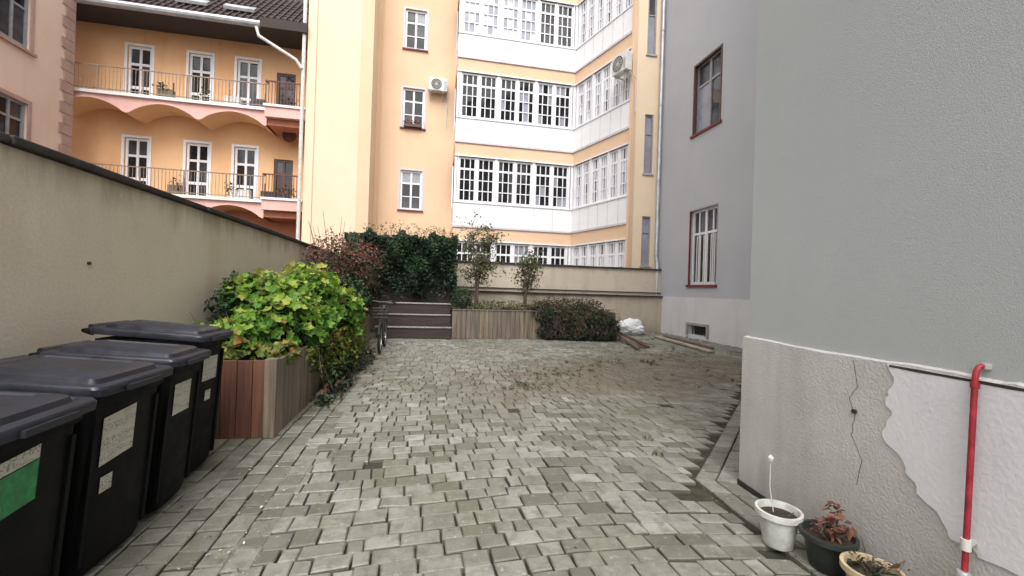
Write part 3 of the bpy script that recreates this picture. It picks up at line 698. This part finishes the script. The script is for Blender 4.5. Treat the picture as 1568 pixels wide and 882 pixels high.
keep=~((z<low)&(rng.random(n)<.8)); P=np.stack([a,y,z],1)[keep]
br=np.clip(.18+.28*(P[:,2]-1.2)/1.8-.3*np.sin(P[:,0]*5)*np.sin(P[:,2]*4)+rng.normal(0,.22,len(P)),0,1)  # painted light: hedge top lighter, hollows darker
foliage('leaves',P,np.tile([0,-.7,.45],(len(P),1)),.09,'leaf_dark',e_,spread=.6,rv=br)
mb=MB(); mb.box(-2.45,.75,13.9,14.6,1.0,2.9,'soffit');  # added dark core that blocks the view through the hedge
mb.make('dark_core',e_)
mb=MB(); tips=[]
for i in range(55):
    x=random.uniform(-1.8,.8); h=random.uniform(.1,.42); tips.append((x+random.gauss(0,.1),13.9+random.gauss(0,.2),3.05+h)); stems(mb,(x,13.9,2.8),[tips[-1]],.008)
mb.make('shoots',e_)
P=np.repeat(np.array(tips),8,0)+rng.normal(0,.07,(440,3))-np.array([0,0,.08]); foliage('shoot_leaves',P,np.tile([0,0,1.],(440,1)),.07,'leaf_olive',e_)
def slender(name,x,y,z0,h,w,n,mat):
    e_=empty(name,(x,y,z0)); mb=MB(); tips=[]
    for i in range(10):
        an=random.uniform(0,6.28); b_=Vector((x+random.gauss(0,.05),y+random.gauss(0,.05),z0-.1))
        t=Vector((x+math.cos(an)*w*random.uniform(.3,1),y+math.sin(an)*w*.7*random.random(),z0+h*random.uniform(.7,1)))
        m1=b_.lerp(t,.4)+Vector((-(t.x-x)*.25,0,0)); m2=b_.lerp(t,.75)
        mb.tube([b_,m1,m2,t],[.024,.018,.011,.004],'bark',6)
        for k in range(11):
            s=b_.lerp(t,random.uniform(.4,1)); q=s+Vector((random.gauss(0,w*.4),random.gauss(0,w*.3),random.uniform(.05,.3)))
            mb.tube([s,q],[.007,.003],'bark',4); tips.append(q); tips.append(s.lerp(q,.5))
    mb.make('trunk_and_branches',e_); T=np.array([tuple(t) for t in tips])
    P=T[rng.integers(0,len(T),n)]+rng.normal(0,.08,(n,3)); foliage('leaves',P,np.tile([0,-.3,.6],(n,1)),.08,mat,e_)
slender('slender_tree',1.55,13.4,.8,2.75,.68,2600,'leaf_olive'); slender('slender_tree',3.15,13.6,.8,1.95,.46,1300,'leaf_olive')
e_=empty('boxwood_ball',(1.0,13.0,1.15)); cloud('leaves',[((1.05,12.95,1.18),(.36,.36,.38),2200)],.045,'leaf_dark',e_,rvb=.05); mb=MB(); mb.tube([(1.05,13,.7),(1.05,13,1.2)],.03,'bark'); mb.make('trunk',e_)
e_=empty('trailing_ivy',(4.3,12.7,.6))
cloud('leaves',[((3.5,12.6,.80),(.5,.45,.32),1100),((4.0,12.5,.62),(.6,.5,.48),1500),((4.75,12.6,.7),(.6,.55,.45),1600),((5.3,12.5,.55),(.6,.55,.45),1500),((5.75,12.8,.33),(.42,.5,.33),900),((4.6,13.4,1.02),(1.2,.6,.26),1300),((3.75,12.38,.22),(.5,.28,.26),700),((4.5,12.25,.2),(.6,.28,.24),900),((5.2,12.15,.16),(.7,.25,.2),800)],.08,'leaf_ivy',e_,spread=1.0)
cloud('bright_leaves',[((4.3,13.0,.98),(1.3,.6,.22),350),((5.0,12.3,.6),(.8,.4,.45),260)],.07,'leaf_olive',e_)
mb=MB(); stems(mb,(4.4,13.2,.7),[(4.4+random.gauss(0,.9),13.0+random.gauss(0,.5),1.15+random.random()*.5) for _ in range(34)],.007)
for i in range(60):
    x=random.uniform(3.3,5.8); mb.tube([(x,12.75,.9),(x+random.gauss(0,.1),12.35,.82+random.random()*.2),(x+random.gauss(.1,.2),12.1,.45),(x+random.gauss(.15,.25),12.0,.1)],[.005,.005,.004,.002],'bark',4)
mb.make('stems',e_)
e_=empty('groundcover_plants',(2.2,13,.9)); cloud('leaves',[((2.0,12.95,.88),(.9,.35,.16),900),((2.9,12.9,.9),(.6,.35,.18),600)],.06,'leaf_olive',e_); cloud('dark_leaves',[((2.3,13.4,.95),(1.3,.6,.18),900)],.06,'leaf_dark',e_)
T=[];
for (cx,cy,sx,sy,n) in ((1.5,6.5,.4,.15,90),(2.4,7.3,.5,.2,160),(4.2,8.4,.9,.3,170),(6.3,9.9,.8,.4,150),(4.9,6.8,.8,.6,90),(8.2,13.5,.6,1.2,160),(7.2,14.7,1,.25,160),(-1.15,9,.15,2.5,150),(2.2,2.6,.12,1.1,60)):
    c=rng.normal(0,1,(n//5,2))*[sx,sy]+[cx,cy]; q=np.repeat(c,10,0)+rng.normal(0,.03,(len(c)*10,2)); T.append(q)
T=np.vstack(T); T=np.array([t for t in T if inside(t[0],t[1])]); P=np.c_[T,np.full(len(T),-.01)]
def tuft(name,P,size,mat):
    n=len(P); V=[];Fs=[]
    for i,p in enumerate(P):
        an=random.uniform(0,6.28); h=size*random.uniform(.4,1.2); dx,dy=math.cos(an),math.sin(an); w=.006; l=h*random.uniform(.3,1)
        k=len(V); V+=[(p[0]-dy*w,p[1]+dx*w,p[2]),(p[0]+dy*w,p[1]-dx*w,p[2]),(p[0]+dx*l*.5+dy*w*.8,p[1]+dy*l*.5-dx*w*.8,p[2]+h*.7),(p[0]+dx*l,p[1]+dy*l,p[2]+h),(p[0]+dx*l*.5-dy*w*.8,p[1]+dy*l*.5+dx*w*.8,p[2]+h*.7)]
        Fs.append((k,k+1,k+2,k+3,k+4))
    me=bpy.data.meshes.new(name); me.from_pydata(V,[],Fs); attr(me,np.repeat(rng.random(n),5)); me.materials.append(MATS[mat]); o=bpy.data.objects.new(name,me); S.collection.objects.link(o)
tuft('joint_weeds',P,.055,'leaf_olive')
q=[]
for (cx,cy,sx,sy,n) in ((-1.2,2.5,.25,1.5,260),(1.0,6.2,.6,.5,60),(4,8,2.5,1.5,200),(1.5,4,1.6,2,80),(7,13.5,1,1,80),(-1.1,8,.3,3,120),(2.25,2.0,.12,1.0,60)):
    c=rng.normal(0,1,(n,2))*[sx,sy]+[cx,cy]; q+=[t for t in c if inside(*t) or t[0]>1.5 and t[1]<2.9 and t[0]<wallA(t[1])-.05]
q=np.array(q); foliage('leaf_litter',np.c_[q,np.full(len(q),.014)],np.tile([0,0,1.],(len(q),1)),.02,'litter',spread=.25)

# ---------------------------------------------------------------- bicycle
X=-.98
e_=empty('bicycle',(X,10.1,0)); mb=MB()
def ringp(cx,cy,cz,r,n=28): return [(cx,cy+r*math.cos(t*2*math.pi/n),cz+r*math.sin(t*2*math.pi/n)) for t in range(n+1)]
for cy in (9.75,10.8):
    mb.tube(ringp(X,cy,.34,.325),.026,'tyre',6); mb.tube(ringp(X,cy,.34,.295),.010,'steel',5)
    for k in range(14):
        a=k*math.pi/7; mb.tube([(X,cy,.34),(X,cy+.29*math.cos(a),.34+.29*math.sin(a))],.002,'steel',3)
    mb.tube([(X,cy+.36*math.cos(t),.34+.36*math.sin(t)) for t in (.2,.7,1.2,1.7,2.3,2.9)],.022,'dark_metal',6)
for a_,b_ in (((9.75,.34),(9.88,.95)),((9.9,.62),(10.35,.32)),((9.88,.85),(10.5,.78)),((10.35,.32),(10.55,.95)),((10.35,.32),(10.8,.34)),((10.5,.75),(10.8,.34))):
    mb.tube([(X,a_[0],a_[1]),(X,b_[0],b_[1])],.018,'dark_metal',8)
mb.tube([(X,9.88,.95),(X,9.9,1.12)],.014,'dark_metal'); mb.tube([(X-.28,10.05,1.10),(X-.2,9.92,1.14),(X,9.88,1.12),(X+.2,9.92,1.14),(X+.28,10.05,1.10)],.018,'dark_metal')
mb.loft([[(X+w*math.cos(t*.785),10.55+yo+.01*math.sin(t*.785),1.0+.03*math.sin(t*.785)) for t in range(8)] for w,yo in ((.02,-.16),(.04,-.05),(.08,.05),(.09,.12))],'dark_metal')
for i in range(9): mb.tube([(X-.14+i*.035,9.5,.78),(X-.16+i*.04,9.46,1.0)],.004,'dark_metal',4)
for zz in (.8,.87,.94,1.0): mb.tube([(X-.16,9.48,zz),(X+.16,9.48,zz),(X+.16,9.75,zz),(X-.16,9.75,zz),(X-.16,9.48,zz)],.005,'dark_metal',4)
mb.box(X-.06,X+.06,10.34,10.38,.24,.27,'tyre')
mb.tube(ringp(X+.03,10.35,.32,.09,14),.008,'steel',5)
mb.make('frame_and_wheels',e_,smooth=True)

# ---------------------------------------------------------------- debris
bm=bmesh.new(); bmesh.ops.create_icosphere(bm,subdivisions=5,radius=1)
for v in bm.verts:
    p=v.co.copy(); k=1+.22*mnoise.noise(p*1.6)+.22*abs(mnoise.noise(p*3.5+Vector((3,1,7))))+.12*abs(mnoise.noise(p*8))
    v.co=Vector((7.25+p.x*k*.50,14.2+p.y*k*.36,max(.015,.24+p.z*k*.30)))
me=bpy.data.meshes.new('plastic_sack'); bm.to_mesh(me); me.materials.append(MATS['bag_white'])
me.polygons.foreach_set('use_smooth',[True]*len(me.polygons)); o=bpy.data.objects.new('plastic_sack',me); S.collection.objects.link(o)
def board(name,p,q,w,h,m,tilt=0):
    mb=MB(); p=Vector(p);q=Vector(q); t=(q-p).normalized(); n_=Vector((-t.y,t.x,0)).normalized()*w/2; up=Vector((0,0,h))
    mb.hexa([p-n_,p+n_,q+n_*.9,q-n_*.95,p-n_+up,p+n_+up,q+n_*.9+up,q-n_*.95+up],m); return mb.make(name,bevel=.006)
board('wooden_plank',(7.75,13.3,.02),(7.28,9.75,.02),.20,.05,'plank_pale')
board('wooden_plank',(7.95,13.1,.02),(7.62,10.2,.02),.12,.09,'wood_grey')
board('wooden_plank',(6.25,13.6,.20),(5.45,10.2,.02),.09,.06,'wood_grey')
board('wooden_plank',(6.5,13.7,.14),(5.95,10.6,.02),.10,.05,'wood_brown')
mb=MB(); mb.tube([(6.0,13.6,.4),(5.9,12.5,.2),(5.7,11.3,.05),(5.75,10.4,.03)],[.03,.035,.03,.02],'bark',7); mb.tube([(5.9,12.3,.2),(6.2,11.5,.08),(6.35,11,.03)],[.02,.015,.008],'bark',6); mb.make('fallen_branch')

# ---------------------------------------------------------------- pots
def pot(name,c,r,h,m,rim=.012):
    e_=empty(name,(c[0],c[1],0)); mb=MB()
    mb.lathe((c[0],c[1],.010),[(r*.68,0),(r*.72,.01),(r*.92,h*.82),(r*.93,h*.84),(r+rim,h*.85),(r+rim,h),(r-.004,h),(r-.012,h*.8)],m,32)
    mb.lathe((c[0],c[1],.010),[(0.001,h*.87),(r*.5,h*.86),(r*.93,h*.82)],'soil',32,False,False)
    mb.make('pot',e_,smooth=True); return e_
p1=pot('flower_pot',(2.13,2.20),.115,.21,'pot_white'); mb=MB(); mb.tube([(2.12,2.22,.15),(2.10,2.24,.34),(2.11,2.25,.5)],[.003,.003,.002],'pipe_cream',5)
mb.loft([[(2.11+r*math.cos(t*.785),2.25+r*math.sin(t*.785),.5+z_) for t in range(8)] for r,z_ in ((.004,-.02),(.018,0),(.018,.015),(.004,.03))],'pot_white')
mb.tube([(2.15,2.18,.17),(2.19,2.15,.22)],.003,'bark',4); mb.make('flower_stem',p1,smooth=True)
e2=pot('flower_pot',(2.235,1.97),.125,.19,'pot_dark'); mb=MB()
tips=[(2.235+random.gauss(0,.04),1.97+random.gauss(0,.04),.2+random.random()*.12) for _ in range(12)]; stems(mb,(2.235,1.97,.15),tips,.005); mb.make('twigs',e2)
P=np.repeat(np.array(tips),6,0)+rng.normal(0,.02,(72,3)); foliage('dry_leaves',P,np.tile([0,0,1.],(72,1)),.05,'leaf_red',e2,rvb=.3)
e3=pot('flower_pot',(2.17,1.68),.115,.19,'pot_beige'); tips=[(2.17+random.gauss(0,.04),1.68+random.gauss(0,.04),.17+random.random()*.05) for _ in range(10)]
mb=MB(); stems(mb,(2.17,1.68,.14),tips,.004); mb.make('twigs',e3); P=np.repeat(np.array(tips),5,0)+rng.normal(0,.02,(50,3)); foliage('dry_leaves',P,np.tile([0,0,1.],(50,1)),.04,'leaf_ivy',e3)
# ---------------------------------------------------------------- red standpipe
e_=empty('red_standpipe',(2.36,1.43,0)); mb=MB(); px,py=2.375,1.43; bx=2.335
mb.tube([(bx,py,.0),(px,py,1.17),(px+.004,py-.002,1.205),(px+.016,py-.004,1.222),(px+.03,py-.006,1.228)],.0115,'red_pipe',12)
mb.tube([(px+.025,py-.005,1.228),(2.46,py-.015,1.23)],.009,'concrete',8)
mb.lathe((px,py,1.13),[(.016,0),(.016,.025)],'red_pipe',12,True,True); mb.lathe((px-.026,py,.42),[(.018,0),(.018,.05)],'pipe_cream',12,True,True)
mb.lathe((bx+.004,py,-.02),[(.026,0),(.026,.34),(.020,.35)],'zinc',16,True,True)
mb.tube([(px-.02,py,.44),(px+.02,py,.455),(px+.05,py,.44),(px+.05,py,.1)],.016,'concrete',10)
mb.lathe((px+.045,py-.01,1.215),[(.018,0),(.020,.01),(.018,.025)],'concrete',12,True,True)
mb.make('pipework',e_,smooth=True)
mb=MB(); c=f4.p(.95,.03,.86); mb.tube([c,f4.p(.95,.045,.86)],.013,'dark_metal',10); mb.make('wall_bolt',G)
mb=MB(); mb.tube([(-2.6,3.9,1.6),(-2.585,3.9,1.6)],.013,'dark_metal',10); mb.make('wall_fixing')

# ---------------------------------------------------------------- light
el_=math.radians(54); az=math.radians(188)
w=bpy.data.worlds.new('World'); S.world=w; w.use_nodes=True; nt=w.node_tree
sky=nt.nodes.new('ShaderNodeTexSky'); sky.sky_type='NISHITA'; sky.sun_disc=False; sky.sun_elevation=el_; sky.sun_rotation=az
sky.air_density=1; sky.dust_density=4; sky.ozone_density=1
hs=nt.nodes.new('ShaderNodeHueSaturation'); hs.inputs['Saturation'].default_value=.15; hs.inputs['Value'].default_value=2.2
nt.links.new(sky.outputs[0],hs.inputs['Color']); nt.links.new(hs.outputs[0],nt.nodes['Background'].inputs[0]); nt.nodes['Background'].inputs[1].default_value=.15
sd=bpy.data.lights.new('sun','SUN'); sd.energy=1.5; sd.angle=math.radians(40); sd.color=(1,.97,.93)
so=bpy.data.objects.new('sun',sd); S.collection.objects.link(so)
dv=Vector((math.sin(az)*math.cos(el_),math.cos(az)*math.cos(el_),math.sin(el_))); so.rotation_euler=dv.to_track_quat('Z','Y').to_euler()
S.view_settings.view_transform='Standard'; S.view_settings.look='None'; S.view_settings.exposure=0
# ---------------------------------------------------------------- camera
cd=bpy.data.cameras.new('camera'); cam=bpy.data.objects.new('camera',cd); S.collection.objects.link(cam); S.camera=cam
cd.sensor_width=36; cd.lens=14.92; cd.clip_start=.05; cd.clip_end=1000
A=math.radians(11.31); r=.0314
Fw=Vector((math.sin(A),math.cos(A),.003)).normalized(); Rt=Vector((math.cos(A),-math.sin(A),0)); Up=Rt.cross(Fw).normalized()
Rc=(Rt+Up*r).normalized(); Uc=(Up-Rt*r).normalized()
M=Matrix((Rc,Uc,-Fw)).transposed().to_4x4(); M.translation=Vector((0,0,1.5)); cam.matrix_world=M
